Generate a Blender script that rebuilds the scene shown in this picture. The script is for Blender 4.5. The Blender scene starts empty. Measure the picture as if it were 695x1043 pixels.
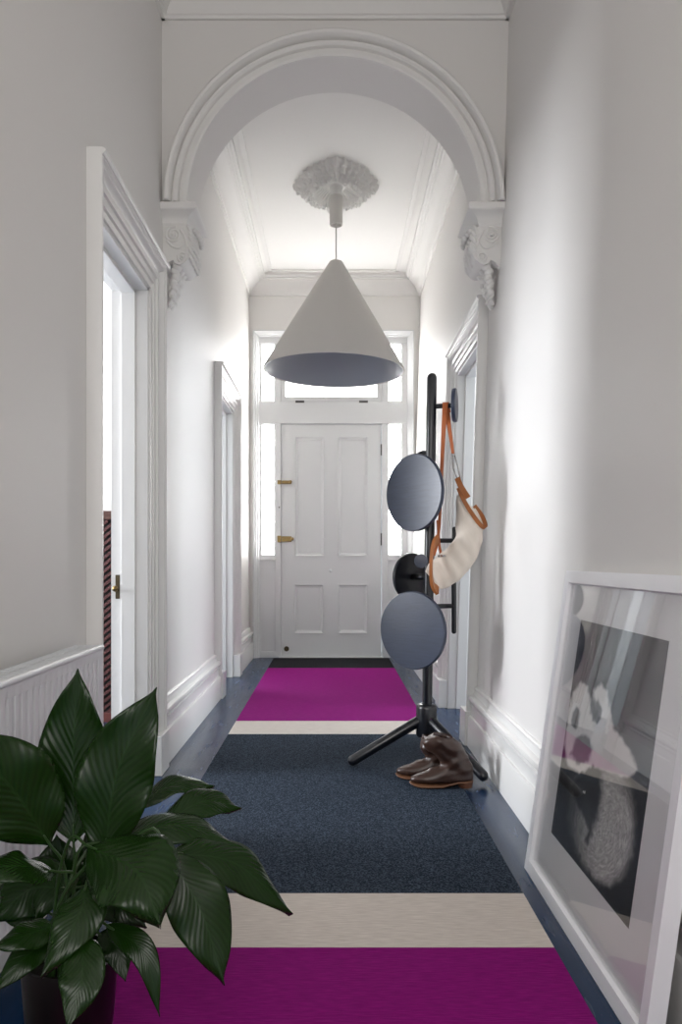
import bpy, bmesh, math, random
from mathutils import Vector, Matrix, noise
random.seed(7)
C = bpy.context.scene.collection
F = 811.0; VX, VY = 339.0, 570.0          # focal length and vanishing point in pixels; eye height 1.0
PI = math.pi

def P(px, py, D):
    """point at depth D seen at pixel px,py (used as a measuring aid)"""
    return Vector(((px - VX) * D / F, D, 1 - (py - VY) * D / F))

# ------------------------------------------------------------------ materials
def lin(c):
    return tuple((x / 255 / 12.92) if x / 255 <= .04045 else ((x / 255 + .055) / 1.055) ** 2.4 for x in c)

def mat(name, col, rough=.5, metal=0, spec=.5, bump=0, bscale=60, coat=0, var=0, vscale=4, aniso=None):
    m = bpy.data.materials.new(name); m.use_nodes = True
    n = m.node_tree.nodes; l = m.node_tree.links; b = n['Principled BSDF']
    b.inputs['Base Color'].default_value = (*col, 1)
    b.inputs['Roughness'].default_value = rough
    b.inputs['Metallic'].default_value = metal
    b.inputs['Specular IOR Level'].default_value = spec
    b.inputs['Coat Weight'].default_value = coat
    b.inputs['Coat Roughness'].default_value = .08
    tc = n.new('ShaderNodeTexCoord')
    mp = n.new('ShaderNodeMapping'); l.new(tc.outputs['Object'], mp.inputs['Vector'])
    if aniso: mp.inputs['Scale'].default_value = aniso
    if var:
        nz = n.new('ShaderNodeTexNoise'); nz.inputs['Scale'].default_value = vscale; nz.inputs['Detail'].default_value = 5
        l.new(mp.outputs[0], nz.inputs['Vector'])
        mx = n.new('ShaderNodeMix'); mx.data_type = 'RGBA'
        mx.inputs[6].default_value = (*[c * (1 - var) for c in col], 1)
        mx.inputs[7].default_value = (*[min(1, c * (1 + var)) for c in col], 1)
        l.new(nz.outputs['Fac'], mx.inputs[0]); l.new(mx.outputs[2], b.inputs['Base Color'])
    if bump:
        nb = n.new('ShaderNodeTexNoise'); nb.inputs['Scale'].default_value = bscale; nb.inputs['Detail'].default_value = 4
        l.new(mp.outputs[0], nb.inputs['Vector'])
        bp = n.new('ShaderNodeBump'); bp.inputs['Strength'].default_value = bump; bp.inputs['Distance'].default_value = .004
        l.new(nb.outputs['Fac'], bp.inputs['Height']); l.new(bp.outputs[0], b.inputs['Normal'])
    return m

M = {}
M['wall'] = mat('wall_paint', (.73, .715, .695), .5, bump=.02, bscale=9)
M['plaster'] = mat('plaster_paint', (.76, .75, .73), .55)
M['ceil'] = mat('ceiling_paint', (.82, .81, .79), .8)
M['gloss'] = mat('gloss_trim_paint', (.76, .755, .74), .3)
M['door'] = mat('door_paint', (.69, .70, .705), .4)
M['lamp'] = mat('lamp_outer', (.66, .64, .61), .5, bump=.02)
M['lamp_in'] = mat('lamp_inner', (.30, .32, .36), .3)
M['white_metal'] = mat('radiator_enamel', (.72, .74, .76), .35)
M['dark'] = mat('gap_shade', (.02, .02, .02), .9)  # near-black that paints the shade in gaps between parts
M['black'] = mat('black_wood', (.006, .007, .011), .28, bump=.08, bscale=30, aniso=(8, 8, .6), coat=.3)
M['disc'] = mat('lit_black_disc', (.030, .040, .070), .30, bump=.10, bscale=22, aniso=(1, 1, 9), var=.35, vscale=12)  # sidelight sheen on the lit discs is put into this bluish colour
M['brass'] = mat('aged_brass', (.26, .18, .075), .35, metal=.9, var=.3, vscale=60)
M['dull_brass'] = mat('dull_brass', (.09, .07, .04), .4, metal=.8)
M['chrome'] = mat('nickel', (.45, .43, .42), .25, metal=1)
M['hinge'] = mat('hinge_metal', (.10, .10, .10), .4, metal=.6)
M['frame'] = mat('frame_white', (.84, .85, .88), .35)
M['mat'] = mat('mat_board', (.78, .78, .79), .85)
M['canvas'] = mat('bag_canvas', (.74, .67, .59), .9, bump=.3, bscale=350, var=.10, vscale=14)
M['tan'] = mat('tan_leather', (.36, .125, .035), .45, bump=.15, bscale=120, var=.22, vscale=18)
M['strap'] = mat('strap_leather', (.42, .115, .035), .5, bump=.1, bscale=120, var=.15, vscale=12)
M['boot'] = mat('brown_leather', (.040, .019, .013), .36, bump=.6, bscale=34, var=.45, vscale=16, coat=.1)
M['sole'] = mat('boot_sole', (.15, .065, .03), .55, var=.2)
M['heel'] = mat('boot_heel', (.13, .055, .03), .5, var=.2, aniso=(1, 1, 12))
M['insole'] = mat('boot_lining', (.02, .012, .01), .8)
M['pot'] = mat('pot_glaze', (.006, .004, .004), .3, spec=.3)
M['soil'] = mat('soil', (.012, .009, .006), .95, bump=.8, bscale=90)
M['redwood'] = mat('red_wood', (.085, .018, .014), .5, var=.2, vscale=20)
M['rail'] = mat('rail_wood', (.045, .014, .008), .5, var=.2, vscale=20)
M['stem'] = mat('leaf_stem', (.022, .06, .012), .4)

def floor_mat():
    m = bpy.data.materials.new('black_boards'); m.use_nodes = True
    n = m.node_tree.nodes; l = m.node_tree.links; b = n['Principled BSDF']
    b.inputs['IOR'].default_value = 1.28
    tc = n.new('ShaderNodeTexCoord'); sp = n.new('ShaderNodeSeparateXYZ'); l.new(tc.outputs['Object'], sp.inputs[0])
    a = n.new('ShaderNodeMath'); a.operation = 'MULTIPLY'; a.inputs[1].default_value = 1 / .125; l.new(sp.outputs[0], a.inputs[0])
    ad = n.new('ShaderNodeMath'); ad.operation = 'ADD'; ad.inputs[1].default_value = 40.1; l.new(a.outputs[0], ad.inputs[0])
    f = n.new('ShaderNodeMath'); f.operation = 'FRACT'; l.new(ad.outputs[0], f.inputs[0])
    s = n.new('ShaderNodeMath'); s.operation = 'SUBTRACT'; s.inputs[1].default_value = .5; l.new(f.outputs[0], s.inputs[0])
    ab = n.new('ShaderNodeMath'); ab.operation = 'ABSOLUTE'; l.new(s.outputs[0], ab.inputs[0])
    g = n.new('ShaderNodeMath'); g.operation = 'GREATER_THAN'; g.inputs[1].default_value = .485; l.new(ab.outputs[0], g.inputs[0])
    mp = n.new('ShaderNodeMapping'); mp.inputs['Scale'].default_value = (1, .12, 1); l.new(tc.outputs['Object'], mp.inputs[0])
    nz = n.new('ShaderNodeTexNoise'); nz.inputs['Scale'].default_value = 30; nz.inputs['Detail'].default_value = 6; l.new(mp.outputs[0], nz.inputs[0])
    mx = n.new('ShaderNodeMix'); mx.data_type = 'RGBA'
    mx.inputs[6].default_value = (.004, .019, .052, 1); mx.inputs[7].default_value = (.009, .036, .098, 1)
    l.new(nz.outputs['Fac'], mx.inputs[0]); l.new(mx.outputs[2], b.inputs['Base Color'])
    rr = n.new('ShaderNodeMapRange'); rr.inputs[3].default_value = .16; rr.inputs[4].default_value = .34
    l.new(nz.outputs['Fac'], rr.inputs[0]); l.new(rr.outputs[0], b.inputs['Roughness'])
    h = n.new('ShaderNodeMath'); h.operation = 'MULTIPLY_ADD'; h.inputs[1].default_value = -1.0
    l.new(g.outputs[0], h.inputs[0])
    h2 = n.new('ShaderNodeMath'); h2.operation = 'MULTIPLY'; h2.inputs[1].default_value = .25; l.new(nz.outputs['Fac'], h2.inputs[0])
    l.new(h2.outputs[0], h.inputs[2])
    bp = n.new('ShaderNodeBump'); bp.inputs['Strength'].default_value = .35; bp.inputs['Distance'].default_value = .003
    l.new(h.outputs[0], bp.inputs['Height']); l.new(bp.outputs[0], b.inputs['Normal'])
    return m
M['floor'] = floor_mat()

def rug_mat(name, c0, c1, scale, stretch, pos=.5, detail=3):
    m = bpy.data.materials.new(name); m.use_nodes = True
    n = m.node_tree.nodes; l = m.node_tree.links; b = n['Principled BSDF']
    b.inputs['Roughness'].default_value = 1; b.inputs['Specular IOR Level'].default_value = .12
    tc = n.new('ShaderNodeTexCoord'); mp = n.new('ShaderNodeMapping'); mp.inputs['Scale'].default_value = stretch
    l.new(tc.outputs['Object'], mp.inputs[0])
    nz = n.new('ShaderNodeTexNoise'); nz.inputs['Scale'].default_value = scale; nz.inputs['Detail'].default_value = detail
    l.new(mp.outputs[0], nz.inputs[0])
    cr = n.new('ShaderNodeValToRGB'); cr.color_ramp.elements[0].position = pos - .12; cr.color_ramp.elements[1].position = pos + .22
    cr.color_ramp.elements[0].color = (*c0, 1); cr.color_ramp.elements[1].color = (*c1, 1)
    l.new(nz.outputs['Fac'], cr.inputs[0]); l.new(cr.outputs[0], b.inputs['Base Color'])
    bp = n.new('ShaderNodeBump'); bp.inputs['Strength'].default_value = .5; bp.inputs['Distance'].default_value = .003
    l.new(nz.outputs['Fac'], bp.inputs['Height']); l.new(bp.outputs[0], b.inputs['Normal'])
    return m
M['magenta'] = rug_mat('magenta_loop', (.20, .003, .135), (.28, .007, .19), 160, (.15, 1.6, 1))
M['cream'] = rug_mat('cream_loop', (.56, .50, .45), (.70, .64, .58), 160, (.12, 1.6, 1), .45)
M['navy'] = rug_mat('navy_flecked', (.006, .011, .020), (.075, .10, .14), 210, (1, 1, 1), .52, 2)
M['charcoal'] = rug_mat('charcoal_pile', (.008, .008, .010), (.03, .03, .035), 200, (1, 1, 1))

def leaf_mat():
    m = bpy.data.materials.new('lily_leaf'); m.use_nodes = True
    n = m.node_tree.nodes; l = m.node_tree.links; b = n['Principled BSDF']
    b.inputs['Roughness'].default_value = .25; b.inputs['Specular IOR Level'].default_value = .3
    uv = n.new('ShaderNodeUVMap'); uv.uv_map = 'UVMap'; sp = n.new('ShaderNodeSeparateXYZ'); l.new(uv.outputs[0], sp.inputs[0])
    def mth(op, a, bb=None, c=None):
        q = n.new('ShaderNodeMath'); q.operation = op
        for i, v in enumerate((a, bb, c)):
            if v is None: continue
            if isinstance(v, (int, float)): q.inputs[i].default_value = v
            else: l.new(v, q.inputs[i])
        return q.outputs[0]
    u = mth('ABSOLUTE', mth('SUBTRACT', sp.outputs[0], .5))
    k = mth('SUBTRACT', sp.outputs[1], mth('MULTIPLY', mth('POWER', u, .8), .55))
    w = mth('SINE', mth('MULTIPLY', k, 100.0))
    mid = mth('LESS_THAN', u, .018)
    mx = n.new('ShaderNodeMix'); mx.data_type = 'RGBA'
    mx.inputs[6].default_value = (.006, .023, .002, 1); mx.inputs[7].default_value = (.008, .029, .003, 1)
    l.new(mth('MULTIPLY_ADD', w, .5, .5), mx.inputs[0])
    mx2 = n.new('ShaderNodeMix'); mx2.data_type = 'RGBA'; mx2.inputs[7].default_value = (.010, .034, .005, 1)
    l.new(mid, mx2.inputs[0]); l.new(mx.outputs[2], mx2.inputs[6]); l.new(mx2.outputs[2], b.inputs['Base Color'])
    bp = n.new('ShaderNodeBump'); bp.inputs['Strength'].default_value = .10; bp.inputs['Distance'].default_value = .003
    l.new(w, bp.inputs['Height']); l.new(bp.outputs[0], b.inputs['Normal'])
    return m
M['leaf'] = leaf_mat()

def pane_mat(strength, col=(1, 1, 1), ribs=False):
    m = bpy.data.materials.new('bright_frosted_glass'); m.use_nodes = True
    n = m.node_tree.nodes; l = m.node_tree.links; n.remove(n['Principled BSDF'])
    e = n.new('ShaderNodeEmission'); e.inputs[1].default_value = strength; e.inputs[0].default_value = (*col, 1)
    if ribs:
        tc = n.new('ShaderNodeTexCoord'); w = n.new('ShaderNodeTexWave'); w.inputs['Scale'].default_value = 16
        w.inputs['Distortion'].default_value = 2
        l.new(tc.outputs['Object'], w.inputs[0])
        r = n.new('ShaderNodeMapRange'); r.inputs[3].default_value = strength * .45; r.inputs[4].default_value = strength
        l.new(w.outputs['Fac'], r.inputs[0]); l.new(r.outputs[0], e.inputs[1])
    l.new(e.outputs[0], n['Material Output'].inputs[0]); return m
M['pane'] = pane_mat(10.0, (1, .99, .97)); M['pane_rib'] = pane_mat(5, (1, 1, 1), True)

def glass_mat():
    m = bpy.data.materials.new('picture_glass'); m.use_nodes = True
    n = m.node_tree.nodes; l = m.node_tree.links; n.remove(n['Principled BSDF'])
    t = n.new('ShaderNodeBsdfTransparent'); g = n.new('ShaderNodeBsdfGlossy'); g.inputs['Roughness'].default_value = 0
    f = n.new('ShaderNodeFresnel'); ge = n.new('ShaderNodeNewGeometry'); io = n.new('ShaderNodeMapRange')
    io.inputs[3].default_value = 1.5; io.inputs[4].default_value = 1 / 1.5     # same reflectance from either side of the pane
    l.new(ge.outputs['Backfacing'], io.inputs[0]); l.new(io.outputs[0], f.inputs[0])
    k = n.new('ShaderNodeMath'); k.operation = 'MULTIPLY'; k.inputs[1].default_value = 1.0; k.use_clamp = True; l.new(f.outputs[0], k.inputs[0])
    x = n.new('ShaderNodeMixShader'); l.new(k.outputs[0], x.inputs[0]); l.new(t.outputs[0], x.inputs[1]); l.new(g.outputs[0], x.inputs[2])
    l.new(x.outputs[0], n['Material Output'].inputs[0]); return m
M['glass'] = glass_mat()

# ------------------------------------------------------------------ mesh helpers
def link(name, bm, m, parent=None, smooth=False, origin=None, recalc=True):
    if recalc: bmesh.ops.recalc_face_normals(bm, faces=bm.faces)
    me = bpy.data.meshes.new(name)
    if origin is not None:
        bmesh.ops.translate(bm, verts=bm.verts, vec=-Vector(origin))
    bm.to_mesh(me); bm.free()
    for q in (m if isinstance(m, (list, tuple)) else [m]): me.materials.append(q)
    if smooth:
        for p in me.polygons: p.use_smooth = True
    o = bpy.data.objects.new(name, me); C.objects.link(o)
    if origin is not None: o.location = origin
    if parent is not None:
        o.parent = parent
        q = parent
        while q is not None: o.location = Vector(o.location) - Vector(q.location); q = q.parent
    return o

def thing(name, label, cat, loc=(0, 0, 0), group=None):
    o = bpy.data.objects.new(name, None); C.objects.link(o); o.location = loc
    o.empty_display_size = .1
    return tag(o, label, cat, group)
def tag(o, label, cat, group=None):
    o['label'] = label; o['category'] = cat
    if group: o['group'] = group
    return o
def struct(name, bm, m, smooth=False, parent=None):
    o = link(name, bm, m, parent, smooth)
    if parent is None: o['kind'] = 'structure'
    return o
def lab(o, s): o['label'] = s; return o

def smooth_by_angle(o, deg=35):
    me = o.data
    for p in me.polygons: p.use_smooth = True
    bm = bmesh.new(); bm.from_mesh(me)
    for e in bm.edges:
        if len(e.link_faces) == 2 and e.calc_face_angle(0) > math.radians(deg): e.smooth = False
    bm.to_mesh(me); bm.free(); return o

def box(bm, x0, x1, y0, y1, z0, z1, bev=0):
    r = bmesh.ops.create_cube(bm, size=1)
    vs = r['verts']
    for v in vs:
        v.co = Vector(((x0 + x1) / 2 + v.co.x * (x1 - x0), (y0 + y1) / 2 + v.co.y * (y1 - y0), (z0 + z1) / 2 + v.co.z * (z1 - z0)))
    if bev:
        es = list({e for v in vs for e in v.link_edges})
        bmesh.ops.bevel(bm, geom=es, offset=bev, segments=2, profile=.6, affect='EDGES')
    return vs

def frame_of(d):
    d = d.normalized(); a = Vector((0, 0, 1)) if abs(d.z) < .9 else Vector((1, 0, 0))
    s = d.cross(a).normalized(); return s, s.cross(d).normalized()

def tube(bm, pts, rad, seg=16, caps=True, round_ends=False):
    pts = [Vector(p) for p in pts]
    if not isinstance(rad, (list, tuple)): rad = [rad] * len(pts)
    rad = list(rad)
    if round_ends:
        d0 = (pts[0] - pts[1]).normalized(); d1 = (pts[-1] - pts[-2]).normalized(); r0, r1 = rad[0], rad[-1]
        a = [(pts[0] + d0 * r0 * math.sin(t) * 1 - d0 * r0, r0 * math.cos(t)) for t in (1.45, 1.1, .75, .35, 0)]
        b = [(pts[-1] + d1 * r1 * math.sin(t) - d1 * r1, r1 * math.cos(t)) for t in (0, .35, .75, 1.1, 1.45)]
        pts = [p for p, _ in a] + pts[1:-1] + [p for p, _ in b]; rad = [r for _, r in a] + rad[1:-1] + [r for _, r in b]
    rings = []; s = None
    for i, p in enumerate(pts):
        d = (pts[min(i + 1, len(pts) - 1)] - pts[max(i - 1, 0)])
        if s is None: s, u = frame_of(d)
        else:
            dn = d.normalized(); s = (s - dn * s.dot(dn)).normalized(); u = s.cross(dn)
        rings.append([bm.verts.new(p + (s * math.cos(k * 2 * PI / seg) + u * math.sin(k * 2 * PI / seg)) * rad[i]) for k in range(seg)])
    for a, b in zip(rings, rings[1:]):
        for k in range(seg): bm.faces.new((a[k], a[(k + 1) % seg], b[(k + 1) % seg], b[k]))
    if caps: bm.faces.new(rings[0][::-1]); bm.faces.new(rings[-1])

def lathe(bm, prof, seg=48, center=(0, 0, 0), rx=1, ry=1, closed=False):
    c = Vector(center); rings = []
    for r, z in prof:
        rings.append([bm.verts.new(c + Vector((r * rx * math.cos(k * 2 * PI / seg), r * ry * math.sin(k * 2 * PI / seg), z))) for k in range(seg)])
    for a, b in zip(rings, rings[1:]):
        for k in range(seg): bm.faces.new((a[k], a[(k + 1) % seg], b[(k + 1) % seg], b[k]))
    if closed:
        for k in range(seg): bm.faces.new((rings[-1][k], rings[-1][(k + 1) % seg], rings[0][(k + 1) % seg], rings[0][k]))
    return rings

def sweep(bm, prof, paths_fn, n, closed_prof=True, caps=True):
    """prof list of items; paths_fn(item)-> list of n points"""
    cols = [[bm.verts.new(q) for q in paths_fn(p)] for p in prof]
    m = len(cols)
    for i in range(m if closed_prof else m - 1):
        a, b = cols[i], cols[(i + 1) % m]
        for j in range(n - 1): bm.faces.new((a[j], a[j + 1], b[j + 1], b[j]))
    if caps and closed_prof:
        bm.faces.new([c[0] for c in cols]); bm.faces.new([c[-1] for c in cols][::-1])

def bez(p, n):
    """Catmull-Rom through points p, n samples"""
    p = [Vector(q) for q in p]; q = [2 * p[0] - p[1]] + p + [2 * p[-1] - p[-2]]; out = []
    segs = len(p) - 1
    for i in range(n):
        t = i / (n - 1) * segs; k = min(int(t), segs - 1); t -= k
        a, b, c, d = q[k:k + 4]
        out.append(.5 * ((2 * b) + (c - a) * t + (2 * a - 5 * b + 4 * c - d) * t * t + (3 * b - a - 3 * c + d) * t ** 3))
    return out

def ribbon(bm, pts, side, w, th, n=24):
    """flat strap: side = direction of its width (vector or list)"""
    P_ = bez(pts, n); prev = None; rings = []
    for i, p in enumerate(P_):
        d = (P_[min(i + 1, n - 1)] - P_[max(i - 1, 0)]).normalized()
        s = Vector(side); s = (s - d * s.dot(d)).normalized(); u = s.cross(d)
        ww = w if not callable(w) else w(i / (n - 1))
        rings.append([bm.verts.new(p + s * a * ww / 2 + u * b * th / 2) for a, b in ((-1, -.6), (-.9, -1), (.9, -1), (1, -.6), (1, .6), (.9, 1), (-.9, 1), (-1, .6))])
    for a, b in zip(rings, rings[1:]):
        for k in range(8): bm.faces.new((a[k], a[(k + 1) % 8], b[(k + 1) % 8], b[k]))
    bm.faces.new(rings[0][::-1]); bm.faces.new(rings[-1])

# wall coordinates: a = distance into the hall from the wall surface
def XR(y, z): return .767 + .03 * z + .004 * (y - 4)
def place(bm, s):
    for v in bm.verts:
        a, y, z = v.co
        v.co.x = (-.85 + a) if s < 0 else XR(y, z) - a

CEIL = 3.86; YE = 8.1; YB = -1.5
# ------------------------------------------------------------------ floor, ceiling, walls
bm = bmesh.new(); box(bm, -4.4, 4.4, YB, 8.6, -.1, 0); struct('floor', bm, M['floor'])
bm = bmesh.new(); box(bm, -4.4, 4.4, YB, 8.6, CEIL, CEIL + .12); struct('ceiling', bm, M['ceil'])

DZ = 2.255; ZT = 2.415
DOORS_L = [(2.746, 3.836), (5.72, 6.95)]; DOORS_R = [(4.28, 5.53)]
AW = .16
def wall_side(name, s, doors):
    bm = bmesh.new(); y = YB
    for (a, b) in doors:
        box(bm, -.165, 0, y, a + AW, 0, CEIL); box(bm, -.165, 0, a + AW, b - AW, DZ, CEIL); y = b - AW
    box(bm, -.165, 0, y, 8.4, 0, CEIL)
    place(bm, s); return struct(name, bm, M['wall'])
wall_side('wall_left', -1, DOORS_L); wall_side('wall_right', 1, DOORS_R)

# baseboards
BP = [(0, 0), (.046, 0), (.046, .154), (.040, .164), (.031, .166), (.029, .174), (.029, .214), (.036, .218), (.036, .226), (.026, .230), (.026, .238), (.038, .242),
      (.046, .250), (.047, .260), (.042, .270), (.030, .274), (.020, .276), (.018, .286), (.010, .296), (.010, .300), (.016, .303), (.016, .312), (.008, .318), (0, .318)]
def base(name, s, y0, y1):
    bm = bmesh.new(); sweep(bm, BP, lambda p: [Vector((p[0], y0, p[1])), Vector((p[0], y1, p[1]))], 2)
    place(bm, s); smooth_by_angle(struct(name, bm, M['gloss']), 40)
base('baseboard_left', -1, YB, DOORS_L[0][0]); base('baseboard_left_middle', -1, DOORS_L[0][1], DOORS_L[1][0]); base('baseboard_left_far', -1, DOORS_L[1][1], YE)
base('baseboard_right', 1, YB, DOORS_R[0][0]); base('baseboard_right_far', 1, DOORS_R[0][1], YE)

# architraves with plinth blocks, jambs, stops
AP = [(0, 0), (0, .046), (.004, .054), (.018, .054), (.022, .044), (.026, .042), (.032, .048), (.038, .046), (.044, .032), (.054, .024), (.058, .018), (.064, .028), (.092, .028), (.096, .018),
      (.126, .018), (.130, .006), (.136, .012), (AW, .010), (AW, 0)]
tn = [0]
def trimname(): tn[0] += 1; return 'trim_%d' % tn[0]
def doorcase(s, y0, y1, n, leaf=None):
    bm = bmesh.new()
    sweep(bm, AP, lambda p: [Vector((p[1], y0 + p[0], .17)), Vector((p[1], y0 + p[0], ZT - p[0])), Vector((p[1], y1 - p[0], ZT - p[0])), Vector((p[1], y1 - p[0], .17))], 4)
    place(bm, s); smooth_by_angle(struct(trimname(), bm, M['gloss']), 30)
    bm = bmesh.new()
    for a, b in ((y0 - .004, y0 + AW + .004), (y1 - AW - .004, y1 + .004)): box(bm, 0, .062, a, b, 0, .185, .004)
    place(bm, s); struct(trimname(), bm, M['gloss'])
    # cap along the head
    bm = bmesh.new()
    cp = [(0, ZT - .012), (.058, ZT - .012), (.066, ZT - .004), (.066, ZT + .004), (.058, ZT + .01), (0, ZT + .012)]
    sweep(bm, cp, lambda p: [Vector((p[0], y0 + .001, p[1])), Vector((p[0], y1 + .012, p[1]))], 2)
    place(bm, s); struct(trimname(), bm, M['gloss'])
    # jamb lining with stop: a door_n structure
    bm = bmesh.new(); a, b = y0 + AW, y1 - AW
    box(bm, -.168, 0, a, a + .018, 0, DZ); box(bm, -.168, 0, b - .018, b, 0, DZ); box(bm, -.168, 0, a, b, DZ - .018, DZ)
    box(bm, -.118, -.055, a + .018, a + .034, 0, DZ - .018, .002); box(bm, -.118, -.055, b - .034, b - .018, 0, DZ - .018, .002)
    box(bm, -.118, -.055, a + .018, b - .018, DZ - .034, DZ - .018, .002)
    place(bm, s); return struct('door_%d' % n, bm, M['gloss'])
d1 = doorcase(-1, *DOORS_L[0], 1); d2 = doorcase(-1, *DOORS_L[1], 2); d3 = doorcase(1, *DOORS_R[0], 3)

# lock keep on the far jamb of the first door
bm = bmesh.new(); yk = DOORS_L[0][1] - AW - .018
box(bm, -.998, -.978, yk - .004, yk + .002, .82, .93, .002); link('strike_plate', bm, M['dull_brass'], d1)
bm = bmesh.new(); tube(bm, [(-.99, yk, .868), (-.99, yk - .03, .868)], .006, 12); bmesh.ops.create_uvsphere(bm, u_segments=16, v_segments=10, radius=.014, matrix=Matrix.Translation((-.99, yk - .036, .868)))
link('latch_knob', bm, M['brass'], d1, True)

# open leaf in the first far-right doorway and the second left doorway, folded into the rooms
def panel_door(parent, x0, y0, dirv, w, h, th, name='door_leaf'):
    dirv = Vector(dirv).normalized(); nrm = Vector((0, 0, 1)).cross(dirv); bm = bmesh.new()
    box(bm, 0, w, -th / 2, th / 2, 0, h, .003)
    for (u0, u1) in ((.12 * w, .46 * w), (.54 * w, .88 * w)):
        for (z0, z1) in ((.1 * h, .36 * h), (.48 * h, .93 * h)):
            for q in (-1, 1):
                box(bm, u0, u1, q * th / 2 - .004, q * th / 2 + .004, z0, z0 + .02, .002); box(bm, u0, u1, q * th / 2 - .004, q * th / 2 + .004, z1 - .02, z1, .002)
                box(bm, u0, u0 + .02, q * th / 2 - .004, q * th / 2 + .004, z0, z1, .002); box(bm, u1 - .02, u1, q * th / 2 - .004, q * th / 2 + .004, z0, z1, .002)
    for v in bm.verts:
        v.co = Vector((x0, y0, .012)) + dirv * v.co.x + nrm * v.co.y + Vector((0, 0, v.co.z))
    return link(name, bm, M['door'], parent)
panel_door(d2, -1.09, DOORS_L[1][1] - AW - .06, (-1, .06, 0), .84, DZ - .04, .04)
panel_door(d3, 1.02, DOORS_R[0][1] - AW + .03, (1, .05, 0), .84, DZ - .04, .04)

# side rooms
bm = bmesh.new()
box(bm, -4.3, -4.2, 0, 8.4, 0, CEIL); box(bm, -4.2, -1.015, -.1, 0, 0, CEIL); box(bm, -4.2, -1.015, 5.12, 5.24, 0, CEIL)
struct('wall_side_rooms_left', bm, M['ceil'])
bm = bmesh.new()
box(bm, 4.2, 4.3, 3, 8.4, 0, CEIL); box(bm, .97, 4.2, 2.9, 3.0, 0, CEIL)
struct('wall_side_rooms_right', bm, M['ceil'])

# ------------------------------------------------------------------ arch wall
YA0, YA1 = 3.96, 4.26; AZ = 2.77; AX = .006; RI = .7276
bm = bmesh.new()
N = 64; xl = -.86; xr = .9
for (y, flip) in ((YA0, 0), (YA1, 1)):
    pass
inner = [(AX - RI * math.cos(k * PI / N), AZ + RI * math.sin(k * PI / N)) for k in range(N + 1)]
outer = []
for k in range(N + 1):
    t = k * PI / N; cx, cz = -math.cos(t), math.sin(t)
    lim = []
    if cx < -1e-6: lim.append((xl - AX) / cx)
    if cx > 1e-6: lim.append((xr - AX) / cx)
    if cz > 1e-6: lim.append((CEIL - AZ) / cz)
    q = min(lim); outer.append((AX + cx * q, AZ + cz * q))
# make sure the two top corners exist
def near(pt):
    i = min(range(N + 1), key=lambda k: (outer[k][0] - pt[0]) ** 2 + (outer[k][1] - pt[1]) ** 2); outer[i] = pt
near((xl, CEIL)); near((xr, CEIL))
vf = [[bm.verts.new((x, YA0, z)) for x, z in L] for L in (inner, outer)]
vb = [[bm.verts.new((x, YA1, z)) for x, z in L] for L in (inner, outer)]
for k in range(N):
    bm.faces.new((vf[0][k], vf[0][k + 1], vf[1][k + 1], vf[1][k])); bm.faces.new((vb[0][k + 1], vb[0][k], vb[1][k], vb[1][k + 1]))
    bm.faces.new((vf[0][k + 1], vf[0][k], vb[0][k], vb[0][k + 1])); bm.faces.new((vf[1][k], vf[1][k + 1], vb[1][k + 1], vb[1][k]))
for e in (0, N): bm.faces.new((vf[0][e], vf[1][e], vb[1][e], vb[0][e]))
smooth_by_angle(struct('wall_arch', bm, M['wall']), 30)
# archivolt moulding
ARP = [(0, 0), (0, .014), (.010, .020), (.028, .020), (.032, .010), (.040, .010), (.046, .026), (.056, .034), (.066, .034), (.070, .016), (.076, .014), (.082, .040), (.092, .056), (.104, .060), (.112, .054), (.117, .040), (.117, 0)]
bm = bmesh.new()
sweep(bm, ARP, lambda p: [Vector((AX - (RI + p[0]) * math.cos(k * PI / 72), YA0 + .001 - p[1], AZ + (RI + p[0]) * math.sin(k * PI / 72))) for k in range(73)], 73)
smooth_by_angle(struct(trimname(), bm, M['plaster']), 30)

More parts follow.
